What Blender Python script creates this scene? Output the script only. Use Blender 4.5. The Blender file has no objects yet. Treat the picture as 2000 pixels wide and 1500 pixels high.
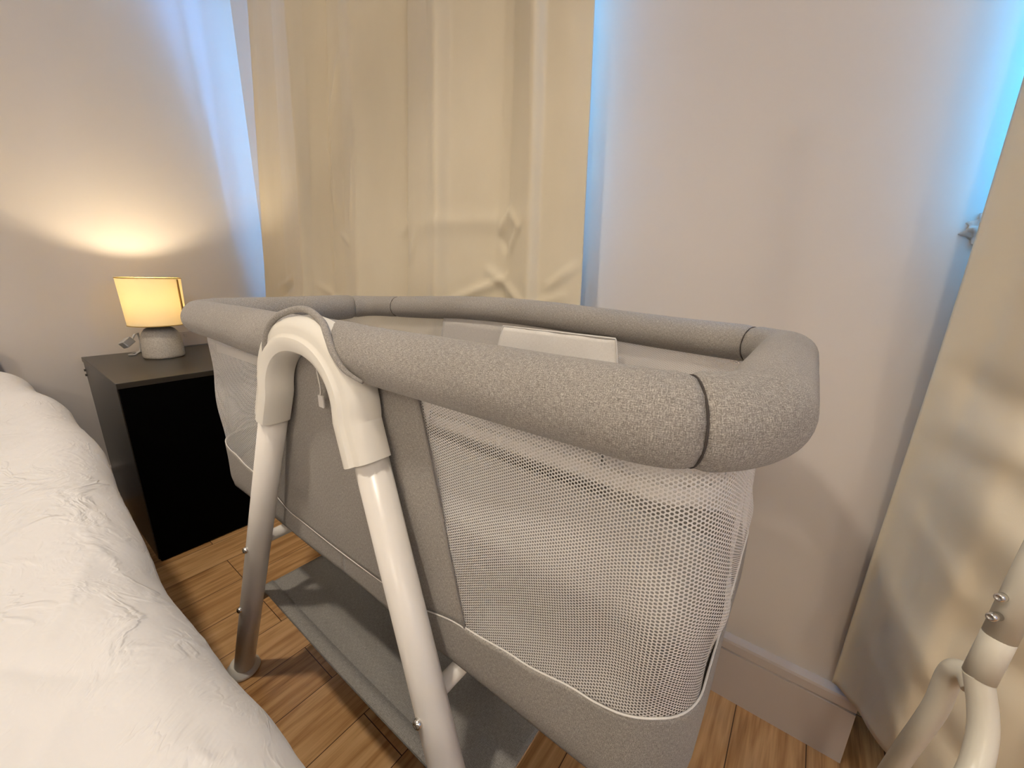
import bpy, bmesh, math, random
from mathutils import Vector, Matrix, noise
random.seed(4)
C = bpy.context.scene.collection
S = bpy.context.scene
PI = math.pi

# ---------------------------------------------------------------- camera, world, lights, exposure
CH = 0.86
cd = bpy.data.cameras.new('camera'); cam = bpy.data.objects.new('camera', cd); C.objects.link(cam)
cd.sensor_width = 36; cd.sensor_fit = 'HORIZONTAL'; cd.lens = 773.75 / 2000 * 36; cd.clip_start = 0.01
P_, R_, Y_ = math.radians(15.179), math.radians(-1.298), math.radians(53.381)
fh = Vector((-math.cos(Y_), math.sin(Y_), 0)); rt = Vector((math.sin(Y_), math.cos(Y_), 0)); up = Vector((0, 0, 1))
fw = fh * math.cos(P_) - up * math.sin(P_); uu = fh * math.sin(P_) + up * math.cos(P_)
r2 = rt * math.cos(R_) - uu * math.sin(R_); u2 = uu * math.cos(R_) + rt * math.sin(R_)
m = Matrix((r2, u2, -fw)).transposed().to_4x4(); m.translation = Vector((0, 0, CH))
cam.matrix_world = m
S.camera = cam
w = bpy.data.worlds.new('world'); S.world = w; w.use_nodes = True
w.node_tree.nodes['Background'].inputs[0].default_value = (0.10, 0.42, 1.0, 1)
w.node_tree.nodes['Background'].inputs[1].default_value = 6.0
S.view_settings.view_transform = 'Standard'; S.view_settings.look = 'None'
S.view_settings.gamma = 1; S.view_settings.use_curve_mapping = False
S.view_settings.exposure = 0.12

def light(name, kind, loc, energy, col, size=None, rot=None, shape=None, sy=None, spot=None):
    d = bpy.data.lights.new(name, kind); d.energy = energy; d.color = col
    if kind == 'AREA':
        d.size = size
        if shape: d.shape = shape
        if sy: d.size_y = sy
    elif size: d.shadow_soft_size = size
    if spot: d.spot_size = spot; d.spot_blend = 0.6
    o = bpy.data.objects.new(name, d); C.objects.link(o); o.location = loc
    if rot: o.rotation_euler = rot
    return o
WARM = (1.0, 0.885, 0.74)
light('ceiling_key_light', 'SPOT', (-0.62, -0.28, 2.34), 58, WARM, 0.06, spot=math.radians(98))
light('ceiling_second_light', 'POINT', (0.45, -1.75, 2.25), 25, WARM, 0.10)
light('ceiling_third_light', 'POINT', (1.75, -0.85, 2.15), 17, WARM, 0.08)
light('daylight_through_window_1', 'AREA', (-1.10, 1.12, 1.5), 240, (0.08, 0.34, 1.0), 1.1, (-PI / 2, 0, 0), 'RECTANGLE', 1.1)
light('daylight_through_window_2', 'AREA', (0.92, 1.12, 1.5), 95, (0.03, 0.33, 1.0), 1.3, (-PI / 2, 0, 0), 'RECTANGLE', 1.1)

# ---------------------------------------------------------------- materials
def mat(name, col, rough=0.6, metal=0.0, spec=0.5, sheen=0.0):
    M = bpy.data.materials.new(name); M.use_nodes = True
    b = M.node_tree.nodes['Principled BSDF']
    b.inputs['Base Color'].default_value = (*col, 1); b.inputs['Roughness'].default_value = rough
    b.inputs['Metallic'].default_value = metal; b.inputs['Specular IOR Level'].default_value = spec
    b.inputs['Sheen Weight'].default_value = sheen
    return M, M.node_tree, b
def N(t, typ, **kw):
    n = t.nodes.new(typ)
    for k, v in kw.items(): setattr(n, k, v)
    return n
def L(t, a, b): t.links.new(a, b)
def math_(t, op, a, b=None, c=None):
    n = N(t, 'ShaderNodeMath', operation=op)
    for i, v in enumerate((a, b, c)):
        if v is None: continue
        if isinstance(v, (int, float)): n.inputs[i].default_value = v
        else: L(t, v, n.inputs[i])
    return n.outputs[0]
def mapped_noise(t, src, scale, sc=8, detail=2, rough=0.5):
    mp = N(t, 'ShaderNodeMapping'); mp.inputs['Scale'].default_value = scale; L(t, src, mp.inputs[0])
    n = N(t, 'ShaderNodeTexNoise'); n.inputs['Scale'].default_value = sc; n.inputs['Detail'].default_value = detail
    n.inputs['Roughness'].default_value = rough
    L(t, mp.outputs[0], n.inputs['Vector']); return n.outputs[0]
def ramp(t, src, stops):
    r = N(t, 'ShaderNodeValToRGB'); L(t, src, r.inputs[0]); e = r.color_ramp.elements
    while len(e) < len(stops): e.new(0.5)
    for i, (p, c) in enumerate(stops): e[i].position = p; e[i].color = (*c, 1)
    return r.outputs[0]
def bump(t, b, h, strength=0.3, dist=0.001):
    n = N(t, 'ShaderNodeBump'); n.inputs['Strength'].default_value = strength; n.inputs['Distance'].default_value = dist
    L(t, h, n.inputs['Height']); L(t, n.outputs[0], b.inputs['Normal'])
def coords(t, k): return N(t, 'ShaderNodeTexCoord').outputs[k]

def wall_mat(name, col):
    M, t, b = mat(name, col, 0.62, spec=0.35)
    o = coords(t, 'Object')
    n1 = mapped_noise(t, o, (1, 1, 1), 3, 3); n2 = mapped_noise(t, o, (1, 1, 1), 180, 2)
    L(t, ramp(t, n1, [(0.3, tuple(c * 0.97 for c in col)), (0.7, col)]), b.inputs['Base Color'])
    bump(t, b, math_(t, 'ADD', math_(t, 'MULTIPLY', n1, 3.0), math_(t, 'MULTIPLY', n2, 0.15)), 0.25, 0.002)
    return M
M_wall = wall_mat('painted_wall', (0.70, 0.645, 0.585))
M_ceil = wall_mat('painted_ceiling', (0.8, 0.78, 0.74))
M_trim = mat('gloss_trim_paint', (0.60, 0.54, 0.50), 0.3)[0]
M_plaster = wall_mat('rough_plaster', (0.62, 0.58, 0.52))

def floor_mat():
    M, t, b = mat('oak_laminate', (0.4, 0.2, 0.07), 0.32, spec=0.45)
    o = coords(t, 'Object')
    rot = N(t, 'ShaderNodeMapping'); rot.inputs['Rotation'].default_value = (0, 0, PI / 2)
    rot.inputs['Location'].default_value = (0.31, -0.015, 0); L(t, o, rot.inputs[0])
    br = N(t, 'ShaderNodeTexBrick'); L(t, rot.outputs[0], br.inputs[0])
    br.inputs['Scale'].default_value = 1; br.inputs['Brick Width'].default_value = 0.62; br.inputs['Row Height'].default_value = 0.12
    br.inputs['Mortar Size'].default_value = 0.0009; br.inputs['Color1'].default_value = (0, 0, 0, 1); br.inputs['Color2'].default_value = (1, 1, 1, 1)
    br.inputs['Mortar'].default_value = (0.5, 0.5, 0.5, 1); br.offset = 0.37; br.inputs['Bias'].default_value = 0.0
    # each plank shifts its own grain
    off = N(t, 'ShaderNodeVectorMath', operation='MULTIPLY_ADD'); L(t, br.outputs['Color'], off.inputs[0])
    off.inputs[1].default_value = (7, 3, 5); L(t, o, off.inputs[2])
    g1 = mapped_noise(t, off.outputs[0], (30, 1.6, 1), 2.2, 5, 0.6)
    g2 = mapped_noise(t, off.outputs[0], (9, 1.2, 1), 1.3, 3, 0.6)
    g3 = mapped_noise(t, off.outputs[0], (200, 7, 1), 1.5, 3, 0.6)
    wv = math_(t, 'FRACT', math_(t, 'MULTIPLY', g2, 7.0))
    wv = math_(t, 'ABSOLUTE', math_(t, 'SUBTRACT', wv, 0.5))
    s = math_(t, 'ADD', math_(t, 'MULTIPLY', g1, 0.55), math_(t, 'MULTIPLY', wv, 0.24))
    s = math_(t, 'ADD', s, math_(t, 'MULTIPLY', g3, 0.22))
    s = math_(t, 'ADD', s, math_(t, 'MULTIPLY', br.outputs['Color'], 0.14))
    c = ramp(t, s, [(0.34, (0.30, 0.140, 0.048)), (0.46, (0.52, 0.275, 0.105)), (0.60, (0.70, 0.415, 0.185)), (0.82, (0.82, 0.54, 0.28))])
    mx = N(t, 'ShaderNodeMix', data_type='RGBA'); L(t, br.outputs['Fac'], mx.inputs['Factor']); L(t, c, mx.inputs['A'])
    mx.inputs['B'].default_value = (0.07, 0.03, 0.012, 1); L(t, mx.outputs['Result'], b.inputs['Base Color'])
    bump(t, b, math_(t, 'SUBTRACT', math_(t, 'MULTIPLY', g3, 0.3), br.outputs['Fac']), 0.3, 0.0006)
    return M
M_floor = floor_mat()

def fabric(name, dark, mid, light_, sc=1.0, rough=0.9):
    """melange cloth: thread streaks along both directions of the UV map (metres)"""
    M, t, b = mat(name, mid, rough, spec=0.25, sheen=0.15)
    uv = coords(t, 'UV')
    a = mapped_noise(t, uv, (150 * sc, 1500 * sc, 1), 1, 2, 0.6); d = mapped_noise(t, uv, (1500 * sc, 150 * sc, 1), 1, 2, 0.6)
    f = mapped_noise(t, uv, (900 * sc, 900 * sc, 1), 1, 1)
    s = math_(t, 'MULTIPLY', math_(t, 'ADD', math_(t, 'ADD', a, d), f), 0.3333)
    big = mapped_noise(t, uv, (9, 9, 1), 1, 3)
    s = math_(t, 'ADD', s, math_(t, 'MULTIPLY', math_(t, 'SUBTRACT', big, 0.5), 0.06))
    L(t, ramp(t, s, [(0.36, dark), (0.5, mid), (0.62, light_)]), b.inputs['Base Color'])
    bump(t, b, s, 0.5, 0.0012)
    return M
M_grey = fabric('grey_melange_fabric', (0.15, 0.138, 0.123), (0.295, 0.272, 0.244), (0.55, 0.51, 0.46), 1.6)
M_shelf = fabric('grey_shelf_fabric', (0.19, 0.182, 0.168), (0.30, 0.288, 0.265), (0.44, 0.42, 0.39))

def mesh_mat():
    """white knitted net: hexagonal lattice of real holes (transparent), pitch 5.4 mm"""
    M, t, b = mat('white_net', (0.88, 0.85, 0.81), 0.8, spec=0.2)
    uv = coords(t, 'UV'); sp = N(t, 'ShaderNodeSeparateXYZ'); L(t, uv, sp.inputs[0])
    k = 1 / 0.0054
    u = math_(t, 'MULTIPLY', sp.outputs[0], k); v = math_(t, 'MULTIPLY', sp.outputs[1], k / 0.60)
    def cell(o):
        a = math_(t, 'SUBTRACT', math_(t, 'FRACT', math_(t, 'ADD', u, o)), 0.5)
        c = math_(t, 'MULTIPLY', math_(t, 'SUBTRACT', math_(t, 'FRACT', math_(t, 'ADD', v, o)), 0.5), 0.66)
        return math_(t, 'SQRT', math_(t, 'ADD', math_(t, 'MULTIPLY', a, a), math_(t, 'MULTIPLY', c, c)))
    d = math_(t, 'MINIMUM', cell(0.0), cell(0.5))
    hole = math_(t, 'LESS_THAN', d, 0.205)
    tr = N(t, 'ShaderNodeBsdfTransparent'); mx = N(t, 'ShaderNodeMixShader')
    tl = N(t, 'ShaderNodeBsdfTranslucent'); tl.inputs[0].default_value = (0.8, 0.76, 0.72, 1)
    m2 = N(t, 'ShaderNodeMixShader'); m2.inputs[0].default_value = 0.3; L(t, b.outputs[0], m2.inputs[1]); L(t, tl.outputs[0], m2.inputs[2])
    L(t, hole, mx.inputs[0]); L(t, m2.outputs[0], mx.inputs[1]); L(t, tr.outputs[0], mx.inputs[2])
    L(t, mx.outputs[0], t.nodes['Material Output'].inputs[0])
    bump(t, b, math_(t, 'MINIMUM', math_(t, 'MULTIPLY', d, -1.0), -0.2), 0.0, 0.001)
    return M
M_net = mesh_mat()
M_whitecloth = fabric('white_cloth', (0.70, 0.67, 0.62), (0.80, 0.77, 0.72), (0.86, 0.83, 0.79))
M_lining = fabric('pale_lining', (0.46, 0.43, 0.40), (0.55, 0.52, 0.49), (0.62, 0.59, 0.55))
M_piping = mat('white_piping', (0.70, 0.67, 0.63), 0.8)[0]
M_plastic = mat('white_plastic', (0.80, 0.765, 0.68), 0.38)[0]
M_tube = mat('white_powder_coated_tube', (0.80, 0.76, 0.70), 0.30)[0]
M_metal = mat('steel_bolt', (0.75, 0.73, 0.7), 0.22, 1.0)[0]
M_black = mat('black_furniture', (0.032, 0.027, 0.020), 0.30, spec=0.5)[0]
M_blackfront = mat('black_door_front', (0.001, 0.001, 0.001), 0.7, spec=0.03)[0]
M_stand = mat('cream_painted_tube', (0.78, 0.74, 0.62), 0.3)[0]
M_silver = mat('silvery_plug', (0.7, 0.7, 0.68), 0.35, 0.7)[0]
M_seam = mat('dark_thread', (0.06, 0.05, 0.045), 0.9)[0]

def curtain_mat():
    M, t, b = mat('beige_satin_curtain', (0.58, 0.485, 0.35), 0.45, spec=0.4, sheen=0.2)
    uv = coords(t, 'UV')
    n = mapped_noise(t, uv, (6, 2.5, 1), 1, 4); f = mapped_noise(t, uv, (1500, 1500, 1), 1, 1)
    L(t, ramp(t, n, [(0.3, (0.66, 0.585, 0.435)), (0.7, (0.715, 0.64, 0.485))]), b.inputs['Base Color'])
    bump(t, b, math_(t, 'ADD', f, math_(t, 'MULTIPLY', n, 14)), 0.12, 0.0012)
    return M
M_curtain = curtain_mat()
def duvet_mat():
    M, t, b = mat('white_duvet_cotton', (0.83, 0.81, 0.79), 0.85, spec=0.2, sheen=0.15)
    uv = coords(t, 'UV')
    n = mapped_noise(t, uv, (9, 9, 1), 1, 5, 0.6); d = N(t, 'ShaderNodeTexNoise'); d.inputs['Scale'].default_value = 9; d.inputs['Detail'].default_value = 4
    d.inputs['Distortion'].default_value = 2.2; L(t, uv, d.inputs['Vector'])
    dv_ = N(t, 'ShaderNodeVectorMath', operation='MULTIPLY_ADD'); L(t, d.outputs[1], dv_.inputs[0]); dv_.inputs[1].default_value = (.10, .10, 0); L(t, uv, dv_.inputs[2])
    hs = []
    for sc_, wd, st_ in ((9, .05, 1.0), (21, .09, .5), (46, .15, .22)):
        vo = N(t, 'ShaderNodeTexVoronoi', feature='DISTANCE_TO_EDGE'); vo.inputs['Scale'].default_value = sc_
        mp = N(t, 'ShaderNodeMapping'); mp.inputs['Scale'].default_value = (.75, 1.3, 1); mp.inputs['Rotation'].default_value = (0, 0, .5 + sc_); L(t, dv_.outputs[0], mp.inputs[0]); L(t, mp.outputs[0], vo.inputs['Vector'])
        e_ = math_(t, 'DIVIDE', vo.outputs['Distance'], wd); e_ = math_(t, 'POWER', 2.718, math_(t, 'MULTIPLY', math_(t, 'MULTIPLY', e_, e_), -1.0))
        mk = mapped_noise(t, uv, (1, 1, 1), 3.1 + sc_ * .21, 2)
        mk = math_(t, 'MINIMUM', math_(t, 'MAXIMUM', math_(t, 'MULTIPLY', math_(t, 'SUBTRACT', mk, .46), 6.0), 0.0), 1.0)
        hs.append(math_(t, 'MULTIPLY', math_(t, 'MULTIPLY', e_, mk), st_))
    h_ = math_(t, 'ADD', math_(t, 'ADD', hs[0], hs[1]), math_(t, 'ADD', hs[2], math_(t, 'MULTIPLY', n, 1.2)))
    bump(t, b, h_, 0.55, 0.0035)
    return M
M_duvet = duvet_mat()
def shade_mat():
    M, t, b = mat('cream_lamp_shade', (0.80, 0.74, 0.60), 0.8, spec=0.1)
    tl = N(t, 'ShaderNodeBsdfTranslucent'); tl.inputs[0].default_value = (0.70, 0.62, 0.44, 1)
    mx = N(t, 'ShaderNodeMixShader'); mx.inputs[0].default_value = 0.40; L(t, b.outputs[0], mx.inputs[1]); L(t, tl.outputs[0], mx.inputs[2])
    L(t, mx.outputs[0], t.nodes['Material Output'].inputs[0]); return M
M_shade = shade_mat()
def speckle():
    M, t, b = mat('stone_ceramic', (0.50, 0.46, 0.40), 0.6)
    n = mapped_noise(t, coords(t, 'Object'), (1, 1, 1), 260, 2)
    L(t, ramp(t, n, [(0.3, (0.40, 0.36, 0.30)), (0.6, (0.54, 0.50, 0.43))]), b.inputs['Base Color']); return M
M_ceramic = speckle()
def glass_mat():
    M = bpy.data.materials.new('window_glass'); M.use_nodes = True; t = M.node_tree; t.nodes.remove(t.nodes['Principled BSDF'])
    a = N(t, 'ShaderNodeBsdfTransparent'); g = N(t, 'ShaderNodeBsdfGlossy'); g.inputs['Roughness'].default_value = 0.02
    mx = N(t, 'ShaderNodeMixShader'); mx.inputs[0].default_value = 0.06
    L(t, a.outputs[0], mx.inputs[1]); L(t, g.outputs[0], mx.inputs[2]); L(t, mx.outputs[0], t.nodes['Material Output'].inputs[0]); return M
M_glass = glass_mat()
Mb, tb, bb = mat('lit_bulb', (1, 1, 1)); bb.inputs['Emission Color'].default_value = (1, 0.72, 0.35, 1); bb.inputs['Emission Strength'].default_value = 25
M_bulb = Mb

# ---------------------------------------------------------------- mesh helpers
def link(name, verts, faces, material, parent=None, uvs=None, smooth=True, flat_faces=None):
    me = bpy.data.meshes.new(name); me.from_pydata([tuple(v) for v in verts], [], faces)
    if uvs is not None:
        l = me.uv_layers.new(name='UVMap')
        for lp in me.loops: l.data[lp.index].uv = uvs[lp.vertex_index]
    me.materials.append(material)
    me.update()
    bm = bmesh.new(); bm.from_mesh(me); bmesh.ops.recalc_face_normals(bm, faces=bm.faces); bm.to_mesh(me); bm.free()
    for p in me.polygons: p.use_smooth = smooth
    o = bpy.data.objects.new(name, me); C.objects.link(o)
    if parent:
        o.parent = parent; o.location = Vector((0, 0, 0))
        o.matrix_parent_inverse = Matrix.Translation(-Vector(parent['_w'])) if '_w' in parent else Matrix()
    return o
WORLD = {}
def thing(name, label, cat, loc, group=None):
    o = bpy.data.objects.new(name, None); C.objects.link(o); o.location = loc; o.empty_display_size = 0.05
    o['label'] = label; o['category'] = cat
    if group: o['group'] = group
    WORLD[o.name] = Vector(loc)
    return o
def own(o, parent):
    """parent o (built in world coordinates) without moving it"""
    o.parent = parent
    q = parent; off = Vector((0, 0, 0))
    while q is not None:
        off += q.location if q.type == 'EMPTY' else Vector((0, 0, 0)); 
        if q.type != 'EMPTY': off += q.location
        q = q.parent
    o.location = -off if o.type != 'EMPTY' else o.location - off
    return o
def tag(o, label, cat, group=None):
    o['label'] = label; o['category'] = cat
    if group: o['group'] = group
    return o
def struct(o): o['kind'] = 'structure'; return o
def box_geo(x0, x1, y0, y1, z0, z1):
    v = [(x, y, z) for x in (x0, x1) for y in (y0, y1) for z in (z0, z1)]
    f = [(0, 1, 3, 2), (4, 6, 7, 5), (0, 4, 5, 1), (2, 3, 7, 6), (0, 2, 6, 4), (1, 5, 7, 3)]
    return v, f
def boxes(name, lst, material, parent=None, bev=0.0):
    V, F = [], []
    for b in lst:
        v, f = box_geo(*b); n = len(V); V += v; F += [tuple(i + n for i in q) for q in f]
    me = bpy.data.meshes.new(name); me.from_pydata(V, [], F); me.materials.append(material)
    bm = bmesh.new(); bm.from_mesh(me); bmesh.ops.recalc_face_normals(bm, faces=bm.faces)
    if bev: bmesh.ops.bevel(bm, geom=bm.edges[:], offset=bev, segments=3, affect='EDGES', profile=0.5)
    bm.to_mesh(me); bm.free()
    o = bpy.data.objects.new(name, me); C.objects.link(o)
    if parent: own(o, parent)
    return o
def tube(name, pts, rad, material, parent=None, seg=20, caps=True, closed=False, prof=None, upv=(0, 0, 1), uvr=None):
    """sweep a circle (or profile of (normal, binormal) offsets) along pts; rad float, list or function(i,ang)"""
    pts = [Vector(p) for p in pts]; n = len(pts); V, F, U = [], [], []
    if prof: seg = len(prof)
    s = 0; prev = None
    for i, p in enumerate(pts):
        a = pts[(i - 1) % n] if (closed or i > 0) else p; b = pts[(i + 1) % n] if (closed or i < n - 1) else p
        tn = (b - a).normalized()
        if i == 0:
            u = Vector(upv); x = tn.cross(u)
            if x.length < 1e-3: x = tn.cross(Vector((1, 0, 0)))
            x.normalize()
        else:
            x = (prev - tn * prev.dot(tn)).normalized(); s += (p - pts[i - 1]).length
        prev = x; y = x.cross(tn).normalized()
        for k in range(seg):
            if prof:
                q = prof[k]; V.append(p + x * q[0] + y * q[1])
            else:
                an = 2 * PI * k / seg; r = rad(i, an) if callable(rad) else (rad[i] if isinstance(rad, (list, tuple)) else rad)
                V.append(p + x * (math.cos(an) * r) + y * (math.sin(an) * r))
            U.append((s, (k / seg) * (uvr or 0.17)))
    m = n if closed else n - 1
    for i in range(m):
        for k in range(seg):
            F.append((i * seg + k, i * seg + (k + 1) % seg, ((i + 1) % n) * seg + (k + 1) % seg, ((i + 1) % n) * seg + k))
    if caps and not closed:
        F.append(tuple(range(seg))); F.append(tuple((n - 1) * seg + k for k in range(seg)))
    o = link(name, V, F, material, None, U)
    if caps and not closed:
        for p in o.data.polygons:
            if len(p.vertices) > 4: p.use_smooth = False
    if parent: own(o, parent)
    return o
def grid(name, f, nu, nv, material, parent=None, uvf=None, thick=0):
    V, U, F = [], [], []
    for i in range(nu + 1):
        for j in range(nv + 1):
            p, uv = f(i / nu, j / nv); V.append(p); U.append(uv)
    for i in range(nu):
        for j in range(nv):
            a = i * (nv + 1) + j; F.append((a, a + nv + 1, a + nv + 2, a + 1))
    o = link(name, V, F, material, None, U)
    if thick:
        md = o.modifiers.new('thickness', 'SOLIDIFY'); md.thickness = thick; md.offset = 0
    if parent: own(o, parent)
    return o
def lathe(name, prof, c, material, parent=None, seg=48, sx=1, sy=1, rot=None):
    V, F = [], []
    for r, z in prof:
        for k in range(seg):
            a = 2 * PI * k / seg; V.append(Vector((r * math.cos(a) * sx, r * math.sin(a) * sy, z)))
    for i in range(len(prof) - 1):
        for k in range(seg): F.append((i * seg + k, i * seg + (k + 1) % seg, (i + 1) * seg + (k + 1) % seg, (i + 1) * seg + k))
    if prof[0][0] > 1e-6: F.append(tuple(range(seg)))
    if prof[-1][0] > 1e-6: F.append(tuple((len(prof) - 1) * seg + k for k in range(seg)))
    if rot is not None: V = [rot @ v for v in V]
    V = [v + Vector(c) for v in V]
    o = link(name, V, F, material)
    if parent: own(o, parent)
    return o
def lerp_tab(tab, x):
    if x <= tab[0][0]: return tab[0][1]
    for (a, b), (c, d) in zip(tab, tab[1:]):
        if x <= c:
            t = (x - a) / (c - a) if c > a else 0; t = t * t * (3 - 2 * t); return b + (d - b) * t
    return tab[-1][1]
def ss(a, b, x):
    t = min(1, max(0, (x - a) / (b - a))); return t * t * (3 - 2 * t)
def ridge(x, z, x0, z0, x1, z1, wd, amp):
    dx, dz = x1 - x0, z1 - z0; l2 = dx * dx + dz * dz; t = ((x - x0) * dx + (z - z0) * dz) / l2
    tc = min(1, max(0, t)); d = math.hypot(x - x0 - tc * dx, z - z0 - tc * dz)
    return amp * math.exp(-(d / wd) ** 2) * (0.35 + 0.65 * math.sin(PI * min(1, max(0, 0.1 + 0.8 * tc))))

# ---------------------------------------------------------------- room
WX, WY = -2.0, 0.818          # lamp wall plane, window wall plane
XE, YE, ZC = 2.0, -2.3, 2.4
CORN = 0.182                  # where the pier ends and the second window recess starts
struct(boxes('floor', [(WX - .1, XE + .1, YE - .1, 1.3, -0.1, 0)], M_floor))
struct(boxes('ceiling', [(WX - .1, XE + .1, YE - .1, 1.3, ZC, ZC + .1)], M_ceil))
struct(boxes('wall_left', [(WX - .12, WX, YE - .1, 1.15, 0, ZC)], M_wall))
struct(boxes('wall_near', [(WX - .1, XE + .1, YE - .1, YE, 0, ZC)], M_wall))
struct(boxes('wall_far', [(XE, XE + .1, YE - .1, 1.15, 0, ZC)], M_wall))
W1 = (-1.64, -0.565); W2 = (CORN, 1.62); ZS, ZT = 0.945, 2.1
def wall_right():
    yb = WY + 0.26
    L_ = [(WX, CORN, WY, yb, 0, ZS - .03), (WX, W1[0], WY, yb, ZS - .03, ZT), (W1[1], CORN, WY, yb, ZS - .03, ZT),
          (WX, XE, WY, yb, ZT, ZC), (W2[1], XE, WY, yb, 0, ZT), (CORN, W2[1], WY + 0.14, yb, 0, ZS - .03)]
    return struct(boxes('wall_right', L_, M_wall))
wall_right()
for n, (a, b) in enumerate((W1, W2), 1):
    fr = struct(boxes('window_%d' % n, [(a, b, 1.0, 1.05, ZS, ZS + .05), (a, b, 1.0, 1.05, ZT - .05, ZT), (a, a + .05, 1.0, 1.05, ZS, ZT),
        (b - .05, b, 1.0, 1.05, ZS, ZT), ((a + b) / 2 - .025, (a + b) / 2 + .025, 1.0, 1.05, ZS, ZT)], M_trim))
    boxes('window_pane', [(a + .05, b - .05, 1.02, 1.026, ZS + .05, ZT - .05)], M_glass).parent = fr
    sl = boxes('window_sill', [(a + .002, b, WY + .002, 1.0, ZS - .028, ZS)] + ([(a + .03, b, .760, WY + .004, ZS - .028, ZS)] if n == 2 else []), M_trim, bev=.004); sl.parent = fr  # second window's sill gets an added front lip to block daylight leaking downward
# chipped plaster lump at the recess corner, level with the sill
def chip():
    bm = bmesh.new(); bmesh.ops.create_icosphere(bm, subdivisions=4, radius=1)
    for v in bm.verts:
        d = 1 + 0.45 * noise.noise(v.co * 1.9 + Vector((3, 1, 7))) + 0.22 * noise.noise(v.co * 5) + 0.1 * noise.noise(v.co * 12)
        c = v.co * d; v.co = Vector((CORN - 0.012 + c.x * .026, WY - .001 + c.y * .014, 0.932 + c.z * .021))
    me = bpy.data.meshes.new('trim_1'); bm.to_mesh(me); bm.free(); me.materials.append(M_plaster)
    for p in me.polygons: p.use_smooth = True
    o = bpy.data.objects.new('trim_1', me); C.objects.link(o); struct(o)
chip()
def baseboard(name, x0, x1, y, axis='x', sgn=-1):
    prof = [(0.0, 0), (0.020, 0), (0.020, 0.118), (0.0130, 0.1195), (0.0130, 0.1225), (0.020, 0.123), (0.020, 0.140), (0.0185, 0.145), (0.0, 0.147)]
    V, F = [], []; n = len(prof)
    for x in (x0, x1):
        for d, z in prof:
            V.append((x, y + sgn * d, z) if axis == 'x' else (y + sgn * d, x, z))
    for k in range(n - 1): F.append((k, k + 1, n + k + 1, n + k))
    F += [tuple(range(n)), tuple(range(n, 2 * n))]
    return struct(link(name, V, F, M_trim, smooth=False))
baseboard('baseboard_right', WX, CORN + .004, WY)
baseboard('baseboard_left', YE, WY, WX, 'y', 1)
baseboard('baseboard_near', WX, XE, YE, 'x', 1)
baseboard('baseboard_far', YE, WY, XE, 'y', -1)

# ---------------------------------------------------------------- curtains
def crease(tab, t, seed=0): return lerp_tab(tab, t)
T1 = [(0, .741), (.02, .744), (.13, .742), (.262, .708), (.270, .707), (.284, .735), (.335, .764), (.350, .766), (.362, .750), (.42, .742), (.478, .722), (.485, .721), (.492, .722), (.55, .748), (.606, .776),
      (.614, .778), (.626, .752), (.70, .728), (.728, .712), (.735, .711), (.748, .735), (.80, .758), (.835, .776), (.855, .774), (.915, .724), (.922, .722), (.932, .738), (.97, .740), (1, .747)]
def lin_tab(tab, x):
    for (a, b), (c, d) in zip(tab, tab[1:]):
        if x <= c: return b + (d - b) * max(0, x - a) / (c - a)
    return tab[-1][1]
def crease1(u): return sum(lin_tab(T1, min(1, max(0, u + k * .0035))) * w_ for k, w_ in ((-1, .25), (0, .5), (1, .25)))
R1 = [(-.60, 1.005, -.555, .965, .010, .006), (-.555, .965, -.60, .915, .010, .006), (-.60, 1.005, -.635, .955, .010, .006), (-.635, .955, -.60, .915, .010, -.005),
      (-.75, .80, -.60, .86, .010, .007), (-.66, .87, -.50, .78, .012, .008), (-1.75, .80, -1.60, .84, .010, .006), (-1.72, .77, -1.6, .81, .012, -.006),
      (-1.20, 1.45, -1.32, 1.25, .014, .007), (-1.32, 1.25, -1.30, 1.05, .010, .005), (-1.15, 1.18, -1.19, 1.0, .008, .005), (-.93, 1.03, -.99, .97, .012, .006),
      (-1.26, .98, -1.21, .95, .010, .006), (-.9, .96, -.93, .90, .012, .005), (-.47, .84, -.41, .88, .010, .005), (-.50, .80, -.43, .82, .008, .004), (-1.45, .82, -1.36, .77, .01, .005)]
def curtain1(u, v):
    z = 0.15 + v * 2.12
    xl = -1.885 + (z - .75) * 0.175 if z > .2 else -1.97; xr = -.392 - (z - .8) * .021
    x = xl + (xr - xl) * u
    u2_ = u + 0.008 * math.sin(z * 3.1 + 1) * math.sin(PI * u) + 0.010 * math.sin(z * 1.7) * math.sin(PI * u)
    y = crease1(u2_)
    amp = 0.75 + 0.25 * ss(.9, 2.0, z)
    y = .757 + (y - .742) * amp * 1.35
    y = .764 + (y - .764) * ss(.30, .62, z)
    for r in R1:
        if abs(x - r[0]) < .3: y -= ridge(x, z, *r)
    y += 0.004 * noise.noise(Vector((x * 5, z * 2.2, 1))) + 0.0015 * noise.noise(Vector((x * 16, z * 9, 4)))
    y -= 0.004 * math.exp(-((z - .985) / .02) ** 2) * ss(-.95, -.8, x) * (1 - ss(-.55, -.5, x))
    return Vector((x, y, z)), (u * 1.7, z)
c1 = grid('curtain', curtain1, 420, 260, M_curtain, thick=.0018)
tag(c1, 'beige satin curtain hanging in folds behind the crib, between lamp corner and bare pier', 'curtain', None)
T2y = [(0, .797), (.035, .760), (.07, .705), (.11, .668), (.20, .640), (.32, .600), (.42, .595), (.55, .63), (.66, .70), (.74, .72), (.82, .66), (.9, .64), (1, .70)]
R2 = [(.20, .60, .30, .50, .03, .020), (.24, .42, .38, .36, .03, -.014), (.17, .40, .26, .27, .018, .014), (.16, .30, .23, .18, .014, .012), (.20, .34, .30, .20, .02, -.012),
      (.17, .68, .30, .64, .02, .010), (.17, .75, .25, .70, .02, -.010), (.16, .55, .22, .47, .014, .008), (.30, .78, .42, .70, .03, .012)]
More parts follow.
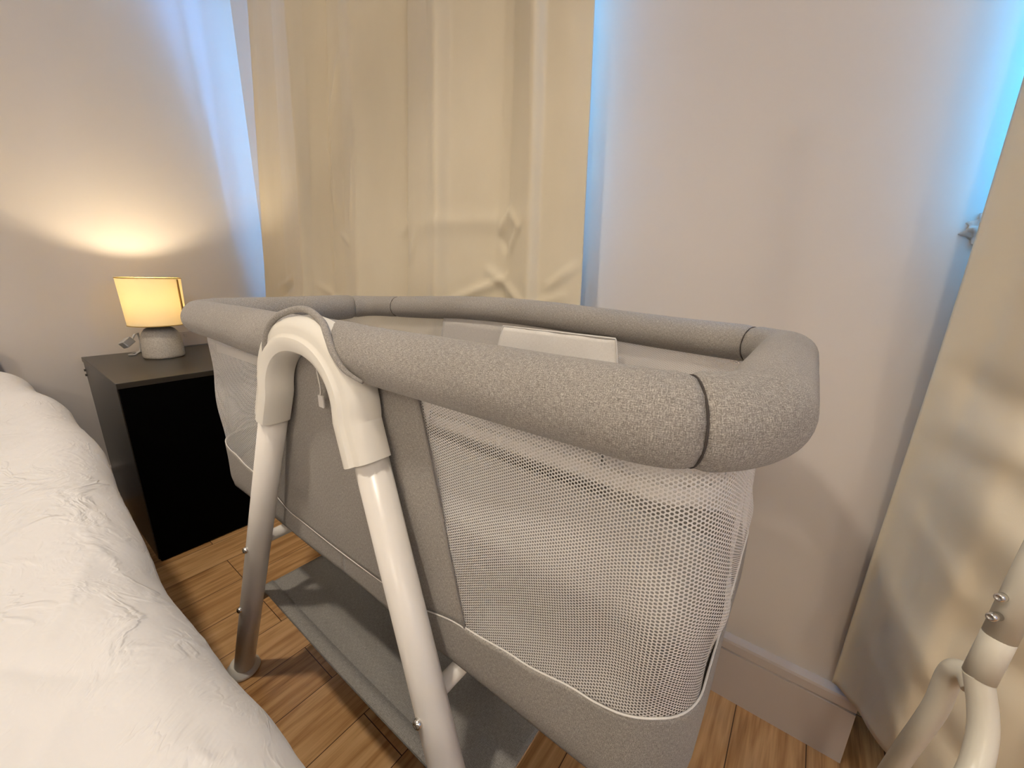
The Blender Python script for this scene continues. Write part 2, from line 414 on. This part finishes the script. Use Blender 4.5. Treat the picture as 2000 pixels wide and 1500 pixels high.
def curtain2(u, v):
    z = 0.165 + v * 2.10
    x = .142 + .010 * math.sin(z * 2.2) + u * 1.25
    if u < .11: x = .142 + (x - .142) * (.45 + .55 * (u / .11))
    y = lerp_tab(T2y, u)
    k = .96 * ss(.35, .93, z); y = y * (1 - k) + (.738 + .007 * math.sin(u * 30 + .5)) * k
    if u < .05: y = y * (u / .05) + (.797 - .03 * k) * (1 - u / .05)
    for r in R2:
        if abs(x - r[0]) < .35: y -= ridge(x, z, *r) * ss(0, .05, u)
    y += (0.007 * noise.noise(Vector((x * 5, z * 3, 9))) + .002 * noise.noise(Vector((x * 14, z * 9, 2)))) * ss(0, .06, u)
    return Vector((x, y, z)), (u * 1.5, z)
c2 = grid('curtain', curtain2, 300, 220, M_curtain, thick=.0018)
tag(c2, 'beige curtain at the right edge of the photo, behind the cream tubular stand', 'curtain', None)
def rod(x0, x1, name):
    r = thing('curtain_rod', name, 'curtain rod', (x0, .735, 2.27))
    tube('rod', [(x0, .735, 2.285), (x1, .735, 2.285)], .011, M_metal, r)
    for x in (x0 + .1, x1 - .1): tube('bracket', [(x, WY, 2.285), (x, .735, 2.285)], .008, M_metal, r)
rod(-1.94, -.34, 'metal rod above the curtain that hangs behind the crib')
rod(.10, 1.5, 'metal rod above the curtain at the right edge')

# ---------------------------------------------------------------- nightstand, lamp, socket
nx0, nx1, ny0, ny1, nh = -1.975, -1.447, 0.184, 0.62, 0.561
ns = thing('nightstand', 'black box-shaped nightstand between the white bed and the crib, under the lit lamp', 'nightstand', (nx0, (ny0 + ny1) / 2, 0))
boxes('carcass', [(nx0, nx1 - .02, ny0, ny1, 0.0, nh - .016)], M_black, ns, .0012)
boxes('top_panel', [(nx0 - .004, nx1, ny0 - .002, ny1 + .002, nh - .016, nh)], M_black, ns, .0015)
boxes('door', [(nx1 - .019, nx1, ny0 + .002, ny1 - .002, 0.004, nh - .018)], M_blackfront, ns, .001)
for z in (nh - .045, nh - .062): tube('hinge_peg', [(nx0 + .004, ny0 + .002, z), (nx0 + .004, ny0 - .004, z)], .004, M_black, ns, seg=10)

lx, ly = -1.80, 0.366
lamp = thing('table_lamp', 'lit bedside lamp with cream shade and domed stone-coloured base on the black nightstand', 'lamp', (lx, ly, nh))
lathe('base', [(0, 0), (.053, 0), (.056, .003), (.0575, .009), (.057, .04), (.054, .070), (.049, .086), (.040, .098), (.026, .106), (.012, .109), (0, .109)], (lx, ly, nh), M_ceramic, lamp)
lathe('stem', [(.009, .105), (.009, .13), (.014, .132), (.014, .16), (0, .161)], (lx, ly, nh), M_plastic, lamp, 20)
bulb = lathe('bulb', [(0, .159), (.012, .161), (.017, .170), (.020, .182), (.017, .196), (.010, .203), (0, .204)], (lx, ly, nh), M_bulb, lamp, 24)
zb, zt = nh + .113, nh + .268
SH = lathe('lamp_shade', [(.079, zb - nh), (.079, zb - nh + .003), (.084, zt - nh - .003), (.0845, zt - nh), (.083, zt - nh), (.0825, zt - nh - .003), (.077, zb - nh + .003), (.0775, zb - nh), (.079, zb - nh)], (lx, ly, nh), M_shade, lamp, 72)
for zz, r in ((zb, .079), (zt, .084)):
    rg = tube('shade_trim', [(lx + r * math.cos(a * PI / 30), ly + r * math.sin(a * PI / 30), zz) for a in range(60)], .0016, mat('gold_trim', (.45, .30, .08), .5)[0], None, 8, closed=True)
    rg.parent = SH
a0 = math.radians(47)
sm = boxes('shade_seam', [(-.0012, .0012, -.004, .004, 0.002, zt - zb - .004)], mat('seam_strip', (.42, .25, .06), .6)[0])
sm.data.transform(Matrix.Translation((lx + 0.0835 * math.cos(a0), ly + 0.0835 * math.sin(a0), zb)) @ Matrix.Rotation(a0, 4, 'Z')); sm.parent = SH
bl = light('lamp_bulb_light', 'POINT', (lx, ly, nh + .205), 7.5, (1.0, 0.82, 0.56), .022); 
# socket behind lamp and cable with silvery switch
sk = thing('wall_socket', 'white double wall socket behind the nightstand beside the lamp base', 'socket', (WX, .515, .60))
boxes('face_plate', [(WX, WX + .010, .45, .585, .562, .620)], M_trim, sk, .002)
for yy in (.475, .548): boxes('rocker_switch', [(WX + .009, WX + .013, yy, yy + .012, .600, .612)], M_trim, sk, .001)
cb = thing('lamp_plug', 'silvery angular plug on a thin cable leaning beside the lamp base', 'plug', (-1.85, .30, nh))
pb = boxes('plug_body', [(-.013, .013, -.017, .017, -.012, .012)], M_silver, None, .003)
pb.data.transform(Matrix.Translation((-1.872, .288, nh + .050)) @ Matrix.Rotation(.6, 4, 'X') @ Matrix.Rotation(.5, 4, 'Z')); own(pb, cb)
tube('cable', [(-1.872, .302, nh + .058), (-1.876, .312, nh + .075), (-1.880, .322, nh + .078), (-1.886, .326, nh + .05), (-1.888, .32, nh + .015), (-1.89, .305, nh + .003), (-1.9, .29, nh + .003), (-1.94, .32, nh + .003), (-1.96, .42, nh + .003)], .003, M_piping, cb, 10)

# ---------------------------------------------------------------- bed
bx0, bx1 = -1.99, 0.45
bed = thing('bed', 'double bed under the white duvet in the left foreground', 'bed', (-.8, -.8, 0))
boxes('bed_base', [(bx0 + .06, bx1 - .08, -1.60, -.02, .10, .30)], mat('dark_bed_base', (.10, .085, .07), .9)[0], bed, .01)
boxes('mattress', [(bx0 + .06, bx1 - .07, -1.61, -.012, .30, .455)], M_whitecloth, bed, .03)
boxes('headboard', [(bx0, bx0 + .055, -1.66, .004, .10, .615)], mat('taupe_headboard', (.28, .22, .15), .85)[0], bed, .012)
for x in (bx0 + .15, bx1 - .2):
    for y in (-1.5, -.12): boxes('leg', [(x - .025, x + .025, y - .025, y + .025, 0, .10)], M_black, bed, .003)
def edge_y(x):   # where the duvet's side hangs
    return lerp_tab([(-2.0, .024), (-1.75, .056), (-1.45, .092), (-1.15, .100), (-.85, .084), (-.6, .072), (-.42, .080), (-.3, .090), (.3, .092)], x)
RD = [(-.62, -.10, -.80, -.02, .010, .007), (-.80, -.02, -1.0, -.06, .012, .006), (-.45, -.13, -.50, -.02, .009, .007), (-.50, -.02, -.66, .03, .008, .006), (-.42, -.22, -.52, -.12, .012, .005),
      (-.70, -.15, -.58, -.07, .010, .006), (-.95, -.1, -1.15, .0, .014, .006), (-.35, -.05, -.48, .03, .008, .006), (-.55, -.08, -.42, .0, .008, -.005), (-.75, .02, -.55, .045, .006, .005), (-.9, .03, -.7, .05, .006, .004), (-1.1, -.15, -1.3, -.02, .014, .006)]
def duvet(u, v):
    x = bx0 + .062 + (bx1 - bx0 - .062) * u
    ey = edge_y(x); r = .075
    top = lerp_tab([(-2.0, .560), (-1.8, .570), (-1.55, .556), (-1.2, .545), (-.6, .530), (.4, .53)], x)
    # arc length across: from far side (-1.66) over the top to near side drop
    Wt = 1.72; d = v * (Wt + .30)
    y0 = -1.66 
    flat = (ey - r) - y0; arc = PI / 2 * r * 1.0
    if d < .0: pass
    if d < flat: y, z, n = y0 + d, top, Vector((0, 0, 1))
    elif d < flat + arc:
        a = (d - flat) / r; y, z, n = ey - r + r * math.sin(a), top - r + r * math.cos(a), Vector((0, math.sin(a), math.cos(a)))
    else:
        y, z, n = ey - .03 * (d - flat - arc), top - r - (d - flat - arc), Vector((0, 1, 0))
    p = Vector((x, y, z))
    q = Vector((x, y, z))
    h = 0.005 * noise.noise(q * 2.6) + 0.0035 * noise.noise(q * 7 + Vector((5, 0, 0)))
    h += .0022 * (.25 - abs(noise.noise(q * 15 + Vector((2, 1, 4))))) + .0012 * (.25 - abs(noise.noise(q * 34)))
    if y > -.4:
        for rr in RD: h += ridge(x, y if d < flat + arc else ey + .01, rr[0], rr[1], rr[2], rr[3], rr[4] * .7, rr[5] * .38) * (1 if d < flat + arc else .3)
    return p + n * h * .8, (x, d)
dv = grid('duvet', duvet, 520, 380, M_duvet, thick=.004)
tag(dv, 'crumpled white duvet spread over the bed in the left foreground', 'duvet')

# ---------------------------------------------------------------- crib
XC, YC = -0.506, 0.4585
crib = thing('bedside_crib', 'grey fabric baby crib with white mesh sides on white A-frame legs', 'crib', (XC, YC, 0))
def rrect(s, hx, hy, R, xc=XC, yc=YC):
    """point and outward normal on a rounded rectangle; s=0 near side centre, growing toward +x"""
    segs = [('l', hx - R), ('a', PI / 2 * R), ('l', 2 * (hy - R)), ('a', PI / 2 * R), ('l', 2 * (hx - R)), ('a', PI / 2 * R), ('l', 2 * (hy - R)), ('a', PI / 2 * R), ('l', hx - R)]
    tot = sum(q[1] for q in segs); s = s % tot
    p = Vector((0, -hy, 0)); th = 0.0; i = 0
    for k, l in segs:
        d = min(s, l)
        if k == 'l': p = p + Vector((math.cos(th), math.sin(th), 0)) * d
        else:
            a = d / R; c = p + Vector((-math.sin(th), math.cos(th), 0)) * R
            th2 = th + a; p = c + Vector((math.sin(th2), -math.cos(th2), 0)) * R; th = th2
        s -= d
        if s <= 1e-9: break
    return Vector((xc + p.x, yc + p.y, 0)), Vector((math.sin(th), -math.cos(th), 0))
BH = (.486, .1975, .058)
HALF = 2 * (BH[0] - BH[2]) + PI * BH[2] + 2 * (BH[1] - BH[2])
ZR, ZTOP, ZBOT = 0.771, 0.757, 0.408
def seam_z(s):
    s = abs((s + HALF) % (2 * HALF) - HALF)
    a = s if s < HALF / 2 else HALF - s
    return lerp_tab([(0, .452), (.15, .455), (.254, .477), (.33, .485), (.40, .497), (.47, .511), (.54, .514), (.65, .502)], a)
def ztop(s):
    p, n = rrect(s, *BH); return ZTOP + ss(-.3, .9, n.y) * .020 * math.exp(-((p.x + .52) / .33) ** 2)
def half_w(z):   # half width of the grey centre panels
    return .186 + (.254 - .186) * (ZTOP - z) / (ZTOP - .477)
def body(s, z, wob=0):
    p, n = rrect(s, *BH)
    t = (z - ZBOT) / (ZTOP - ZBOT)
    out = -.001 * (1 - t)
    if wob:
        a = abs((s + HALF) % (2 * HALF) - HALF); a = a if a < HALF / 2 else HALF - a
        k = math.sin(PI * min(1, max(0, (z - .48) / (ZTOP - .48))))
        out += wob * k * (.004 * math.sin(s * 9 + z * 6) + .0055 * math.exp(-((a - .46 - (z - .6) * .12) / .022) ** 2) - .008 * math.exp(-((a - .42) / .03) ** 2) * ss(.72, .6, z) + .010 * noise.noise(Vector((s * 6, z * 9, 2))))
        out += wob * .003 * k * math.sin(s * 60 + 3 * math.sin(z * 22)) * ss(.45, .52, a)
    return p + n * out + Vector((0, 0, z))
for side, c0 in ((0, 0), (1, HALF)):
    def cp(u, v, c0=c0):
        zlo = seam_z(c0 + (2 * u - 1) * .254); z = zlo + (ztop(c0) - zlo) * v
        s = c0 + (2 * u - 1) * half_w(z); q = body(s, z)
        _, n = rrect(s, *BH)
        return q + n * (.0015 + .002 * noise.noise(Vector((s * 8, z * 8, 0)))), (s, z)
    grid('centre_panel', cp, 60, 40, M_grey, crib, thick=.003)
for c0 in (0, HALF):
    def ln_(u, v, c0=c0):
        z = .47 + (ztop(c0) - .47) * v; s = c0 + (2 * u - 1) * (half_w(z) - .006); p, n = rrect(s, *BH)
        return p - n * .007 + Vector((0, 0, z)), (s, z)
    l_ = grid('inner_lining', ln_, 40, 10, M_lining, crib, thick=.001); l_['label'] = 'pale cloth lining inside the centre panel'
for c0, sg in ((0, 1), (0, -1)):
    def mp(u, v, sg=sg):
        z0 = .46; z = z0 + (ZTOP - z0) * v
        a = half_w(z) - .004; s = a + (HALF - 2 * a) * u
        zs = seam_z(s) - .002; z = zs + (ztop(sg * s) - zs) * v
        q = body(sg * s, z, 1)
        return q, (s, z)
    grid('mesh_panel', mp, 260, 60, M_net, crib)
    # white hem band sewn inside the net, just under the rail
    def hb(u, v, sg=sg):
        a = half_w(.73); s = a + (HALF - 2 * a) * u
        zz = .699 + .003 * math.sin(s * 5) + .016 * v
        p, n = rrect(sg * s, *BH); return p - n * .012 + Vector((0, 0, zz)), (s, zz)
    b_ = grid('inner_hem_band', hb, 160, 3, M_whitecloth, crib, thick=.001); b_['label'] = 'white cloth band inside the net'
    # white piping along the lower edge of the net
    a = half_w(.478); n_ = 150
    pp = [];
    for i in range(n_ + 1):
        s = a + (HALF - 2 * a) * i / n_; q = body(sg * s, seam_z(s)); _, nn = rrect(sg * s, *BH); pp.append(q + nn * .0014)
    tube('piping', pp, .0010, M_piping, crib, 8)
    # edge binding between net and centre panels
    for far in (0, 1):
        pp = []
        for i in range(21):
            z = seam_z(.254) + (ZTOP - seam_z(.254)) * i / 20; s = half_w(z); s = HALF - s if far else s
            q = body(sg * s, z); _, nn = rrect(sg * s, *BH); pp.append(q + nn * .0025)
        tube('panel_binding', pp, .0012, M_grey, crib, 6)
def lb(u, v):
    s = u * 2 * HALF; zt_ = seam_z(s); z = ZBOT + (zt_ - ZBOT) * v
    p, n = rrect(s, *BH); rr = -.004 * (1 - ss(0, .35, v)) ** 2
    return p + n * (rr + .0012 + .002 * noise.noise(Vector((p.x * 7, p.y * 7, z * 14)))) + Vector((0, 0, z)), (s, z)
grid('lower_band', lb, 300, 14, M_grey, crib, thick=.002)
pp = []
for i in range(-40, 41):
    s = i / 40 * .254; q = body(s, seam_z(s)); _, nn = rrect(s, *BH); pp.append(q + nn * .0032)
tube('stitched_seam', pp, .0009, M_piping, crib, 6)
def bt(u, v):
    p, n = rrect(u * 2 * HALF, *BH); c = Vector((XC, YC, 0)); return c + (p - n * .006 - c) * v + Vector((0, 0, ZBOT - .001)), (p.x * v, p.y * v)
grid('bottom_panel', bt, 200, 6, M_grey, crib, thick=.002)
# white cloth patch sewn on the inside of the far net
def wp(u, v):
    z = .763 - .20 * (1 - v); xa = -.497 - (1 - v) * .06; xb = -.256 + (1 - v) * .03
    return Vector((xa + (xb - xa) * u, BH[1] + YC - .022 + .003 * noise.noise(Vector((u * 4, v * 4, 3))), z)), (u * .25, z)
q = grid('white_patch', wp, 30, 20, M_whitecloth, crib, thick=.001); q['label'] = 'white cloth patch inside far side'
tube('patch_binding', [wp(0, 0)[0], wp(0, .5)[0], wp(0, 1)[0] + Vector((.001, 0, 0)), wp(.5, 1)[0], wp(.995, 1)[0], wp(1, .98)[0], wp(1, .5)[0], wp(1, 0)[0]], .0018, M_piping, crib, 8)
# mattress inside
def mt(u, v):
    hx, hy, R = .468, .180, .05
    p, n = rrect(u * (2 * (2 * (hx - R) + PI * R + 2 * (hy - R))), hx, hy, R); c = Vector((XC, YC, 0))
    if v < .3: t = v / .3; return c + (p - c) * t + Vector((0, 0, .418)), (p.x * t, p.y * t)
    if v < .6: t = (v - .3) / .3; return p + n * .006 * math.sin(PI * t) + Vector((0, 0, .418 + .045 * t)), (p.x, p.y + t * .05)
    t = 1 - (v - .6) / .4; return c + (p - c) * t + Vector((0, 0, .463 + .004 * (1 - t))), (p.x * t, p.y * t)
M_matt = fabric('mattress_cloth', (0.20, 0.185, 0.165), (0.27, 0.25, 0.225), (0.34, 0.32, 0.29))
mo = grid('crib_mattress', mt, 120, 20, M_matt); tag(mo, 'thin grey mattress lying inside the mesh-sided crib', 'mattress')

# padded rail
RH = (.489, .2025, .075); RP = 2 * (2 * (RH[0] - RH[2]) + PI * RH[2] + 2 * (RH[1] - RH[2]))
rc = RH[0] - RH[2]; arc_ = PI / 2 * RH[2]; en = 2 * (RH[1] - RH[2])
# seam stations measured along the rail
sA = -.047                          # just right of the near frame
sB = rc + arc_ * .35               # near right corner
sC = rc + arc_ + en + arc_ * .75   # far right corner
sD = RP / 2 + .36                  # far rail seam (left part)
sE = RP / 2 + rc + arc_ * .8
sF = RP - sB + .02
sG = RP - .047
def rail(name, s0, s1, tucks=True, hood=0):
    n = max(8, int((s1 - s0) / .005)); V, F, U = [], [], []; seg = 36
    for i in range(n + 1):
        t = i / n; s = s0 + (s1 - s0) * t
        p, nn = rrect(s, *RH)
        far_ = ss(-.3, .9, nn.y); p = p + Vector((0, 0, ZR + far_ * .020 * math.exp(-((p.x + .52) / .33) ** 2))); d = min(t, 1 - t) * (s1 - s0)
        sm_ = s if s < RP / 2 else s - RP
        pin = 1 - .09 * math.exp(-(d / .0045) ** 2)
        near_frame = math.exp(-(sm_ / (.085 if sm_ > 0 else .062)) ** 4)          # rail dips behind the plastic arch
        for k in range(seg):
            a = 2 * PI * k / seg; rx, rz = .0335, .0325
            r = 1 + .018 * noise.noise(Vector((s * 14, math.cos(a) * 1.5, math.sin(a) * 1.5)))
            if tucks: r += .016 * math.exp(-(d / .018) ** 2) * math.sin(a * 11 + s0 * 40)
            r *= pin * (1 - .19 * far_)
            ox = math.cos(a) * rx * r; oz = math.sin(a) * rz * r
            if hood and ox > -.01 and sm_ < 0: oz -= .008 * ss(1.1, 0, (math.sin(a) + 1)) * ss(-.40, -.1, sm_) 
            ox = ox - near_frame * .006
            if oz < 0: oz *= 1 - .65 * near_frame
            V.append(p + nn * ox + Vector((0, 0, oz))); U.append((s, a * .027))
    for i in range(n):
        for k in range(seg): F.append((i * seg + k, i * seg + (k + 1) % seg, (i + 1) * seg + (k + 1) % seg, (i + 1) * seg + k))
    F += [tuple(range(seg)), tuple(n * seg + k for k in range(seg))]
    o = link(name, V, F, M_grey, None, U)
    # uv wrap fix
    l = o.data.uv_layers[0]
    for pl in o.data.polygons:
        us = [l.data[i].uv[1] for i in pl.loop_indices]
        if max(us) - min(us) > .1 and len(us) == 4:
            for i in pl.loop_indices:
                if l.data[i].uv[1] < .05: l.data[i].uv[1] += 2 * PI * .027
    own(o, crib); return o
def seam_ring(s, off=.0):
    p, nn = rrect(s, *RH); far_ = ss(-.3, .9, nn.y); k = .925 * (1 - .19 * far_)
    p = p + Vector((0, 0, ZR + far_ * .020 * math.exp(-((p.x + .52) / .33) ** 2)))
    return tube('rail_seam', [p + nn * math.cos(a * PI / 20) * .0335 * k + Vector((0, 0, math.sin(a * PI / 20) * .0325 * k)) for a in range(40)], .0008, M_seam, crib, 6, closed=True)
rail('rail_cover', sA, sB)
rail('end_cover', sB, sC)
rail('rail_cover', sC, sD)
rail('rail_cover', sD, sE)
rail('end_cover', sE, sF, False)
rail('rail_cover', sF, sG, False, 1)
for s in (sB, sC, sD): seam_ring(s)

# A-frame: two arches, four legs, bars and the shelf
def frame_y(z, sg): return (.200 + .045 * z / .8) if sg < 0 else (2 * YC - (.200 + .045 * z / .8))
LEG = [(-.381, 0), (-.131, .655)]
XF = XC + .010
def legx(z): return .381 - (.381 - .120) * z / .66
arch_pts = []
za = .785
for i in range(49):
    t = i / 48 * 2 - 1            # -1 .. 1
    # super-elliptic arch above z=.66 continuing the leg's slope
    if abs(t) > .62:
        z = .654 + (1 - abs(t)) / .38 * .046; x = math.copysign(legx(z), t)
    else:
        zb_ = .700; xb = legx(zb_); a = t / .62 * PI / 2
        x = xb * math.copysign(abs(math.sin(a)) ** .92, a); z = zb_ + (za - zb_) * math.cos(a) ** .95 if abs(a) < PI / 2 - 1e-6 else zb_
    arch_pts.append((x, z))
def arch(sg):
    # profile: (in-plane outward offset, depth offset toward the outside of the crib)
    pr = [(-.0235, -.018), (-.0255, -.014), (-.0262, .000), (-.0255, .016), (-.021, .0235), (-.010, .0275), (-.002, .0262), (.0015, .0225), (.004, .0215), (.012, .0215),
          (.020, .0185), (.0255, .010), (.0275, -.004), (.0275, -.014), (.0245, -.018), (.012, -.019), (-.014, -.019)]
    n = len(arch_pts); V, F = [], []
    for i, (x, z) in enumerate(arch_pts):
        a = arch_pts[max(0, i - 1)]; b = arch_pts[min(n - 1, i + 1)]
        t = Vector((b[0] - a[0], b[1] - a[1])).normalized(); nx, nz = -t.y, t.x
        yy = frame_y(z, sg)
        for o_, d in pr:
            k = .84 if o_ > 0 else .9
            V.append(Vector((XF + x + nx * o_ * k, yy + (d * -1 if sg < 0 else d) * .9 + (.003 if sg > 0 else -.003), z + nz * o_ * k - (.026 if sg > 0 else 0))))
    m_ = len(pr)
    for i in range(n - 1):
        for k in range(m_): F.append((i * m_ + k, i * m_ + (k + 1) % m_, (i + 1) * m_ + (k + 1) % m_, (i + 1) * m_ + k))
    F += [tuple(range(m_)), tuple((n - 1) * m_ + k for k in range(m_))]
    o = link('support_arch', V, F, M_plastic)
    for p in o.data.polygons:
        if len(p.vertices) > 4: p.use_smooth = False
    md = o.modifiers.new('e', 'EDGE_SPLIT'); md.split_angle = math.radians(38)
    own(o, crib); return o
for sg in (-1, 1):
    arch(sg)
    for s in (-1, 1):
        pts = [(XF + s * legx(z), frame_y(z, sg), z) for z in (.012, .2, .4, .665)]
        lg = tube('leg', pts, .0195, M_tube, crib, 32)
        x, y = XF + s * legx(0), frame_y(0, sg)
        f = lathe('foot', [(0, 0), (.031, 0), (.033, .003), (.032, .009), (.027, .014), (.0225, .024), (.0205, .024)], (x, y, 0), M_plastic, None, 32)
        own(f, lg); f['label'] = 'round white plastic foot'
        for z in (.385, .223):
            bx = XF + s * legx(z); by = frame_y(z, sg) + sg * .0205
            R = Matrix.Rotation(PI / 2 * (1 if sg < 0 else -1), 3, 'X')
            bo = lathe('bolt', [(0.0058, -.004), (.0058, .001), (.005, .0035), (.003, .0048), (.0022, .0035), (0, .0033)], (bx, by, z), M_metal, None, 16, rot=R)
            own(bo, lg)
for s in (-1, 1):
    x = XC + s * legx(.385); tube('cross_bar', [(x, frame_y(.385, -1), .385), (x, frame_y(.385, 1), .385)], .0105, M_tube, crib, 20)
    x = XC + s * (legx(.223) - .006); tube('shelf_bar', [(x, frame_y(.223, -1) + .012, .223), (x, frame_y(.223, 1) - .012, .223)], .0075, M_metal, crib, 16)
def shf(u, v):
    x = -.802 + .592 * u; y = .238 + .441 * v
    z = .233 - .010 * math.sin(PI * u) * (1 - .55 * abs(2 * v - 1)) + .003 * noise.noise(Vector((x * 6, y * 6, 0)))
    for r in ((-.75, .30, -.45, .29, .008, .004), (-.70, .34, -.62, .27, .007, .003), (-.40, .33, -.30, .42, .008, .004)): z += ridge(x, y, *r)
    return Vector((x, y, z)), (x, y)
sf = grid('storage_shelf', shf, 90, 60, M_shelf, crib, thick=.003); sf['label'] = 'smooth grey cloth shelf between legs'
for y in (.238, .679):
    def hm(u, v, y=y):
        p, _ = shf(u, (y - .238) / .441); return Vector((p.x, y + (.022 * v if y < .4 else -.022 * v), p.z + .0032)), (p.x * 1.0, v * .02)
    h_ = grid('shelf_hem', hm, 60, 2, M_shelf, None, thick=.002); own(h_, sf)
# rim-cover edge curling around the arch (piping) and the little cord
sp_ = [(.030, -.002, -.052), (-.015, .0, -.053), (-.060, .001, -.048), (-.066, .003, -.030)]
edge = [(-.078, .222, .735), (-.079, .2205, .752), (-.074, .2205, .772), (-.062, .2225, .792), (-.045, .229, .806), (-.020, .2385, .8145), (.010, .240, .815), (.046, .236, .805), (.070, .228, .792),
        (.092, .2215, .775), (.112, .221, .760), (.135, .226, .750)]
def smooth_pts(pts, k=6):
    P = [Vector(p) for p in pts]; out = []
    for i in range(len(P) - 1):
        p0, p1, p2, p3 = P[max(0, i - 1)], P[i], P[i + 1], P[min(len(P) - 1, i + 2)]
        for j in range(k):
            t = j / k
            out.append(.5 * ((2 * p1) + (-p0 + p2) * t + (2 * p0 - 5 * p1 + 4 * p2 - p3) * t * t + (-p0 + 3 * p1 - 3 * p2 + p3) * t ** 3))
    out.append(P[-1]); return out
tube('cover_edge', smooth_pts([(XF + a, b, c) for a, b, c in edge]), [.0042 * min(1, .4 + (66 - i) / 22) for i in range(67)], M_grey, crib, 12, uvr=.03)
cd_ = tube('cord', smooth_pts([(XC + .002, .250, .760), (XC + .006, .249, .735), (XC + .012, .248, .715), (XC + .010, .248, .705)]), .0011, M_piping, crib, 8)
tg = boxes('cord_tag', [(XC + .005, XC + .017, .2465, .2495, .688, .705)], M_piping, None, .001); own(tg, cd_)

# ---------------------------------------------------------------- tubular stand at the right edge
def px(u, v, t):
    d = fw + r2 * ((u - 1000) / 773.75) + u2 * ((750 - v) / 773.75); return Vector((0, 0, CH)) + d * t
st = thing('tubular_stand', 'cream tubular metal stand with two bolts, cut off at the lower right corner', 'stand', (.185, .50, 0))
p1 = px(1912, 1322, .405); p2 = px(1952, 1243, .398); p3 = px(2018, 1110, .380)
dr = (p3 - p2).normalized(); up_ = (p2 - p1).normalized()
tube('pole', [p2, p3, p3 + dr * .2, p3 + Vector((0, 0, .65))], .0122, M_stand, st, 32)
tube('sleeve', [p1, p2 - up_ * .002, p2], [.0124, .0124, .0112], M_stand, st, 32)
hp = smooth_pts([px(1910, 1316, .405), px(1914, 1345, .404), px(1919, 1383, .402), px(1919, 1433, .398), px(1906, 1493, .392), px(1884, 1545, .385)], 8)
hp += smooth_pts([hp[-1] + Vector((-.010, -.02, -.05)), hp[-1] + Vector((-.03, -.05, -.2)), Vector((hp[-1].x - .05, hp[-1].y - .09, .0))], 4)
tube('leg', hp, .0112, M_stand, st, 28)
fp = smooth_pts([px(1905, 1350, .410), px(1892, 1320, .420), px(1868, 1309, .432), px(1850, 1328, .446), px(1825, 1385, .462), px(1767, 1467, .490), px(1738, 1510, .505)], 7)
fp += [fp[-1] + (fp[-1] - fp[-6]).normalized() * ((fp[-1].z) / max(.01, -(fp[-1] - fp[-6]).normalized().z))]
tube('leg', fp, .0108, M_stand, st, 28)
for u_, v_ in ((1947, 1167), (1931, 1205)):
    c_ = px(u_ + 6, v_, .388); n_ = (Vector((0, 0, CH)) - c_); n_.z *= .3; n_.x -= .25; n_.normalize()
    Rm = n_.to_track_quat('Z', 'Y').to_matrix()
    lathe('bolt', [(.0042, -.010), (.0042, .001), (.0036, .0026), (.0024, .0034), (.0018, .0024), (0, .0022)], c_, M_metal, st, 20, rot=Rm)
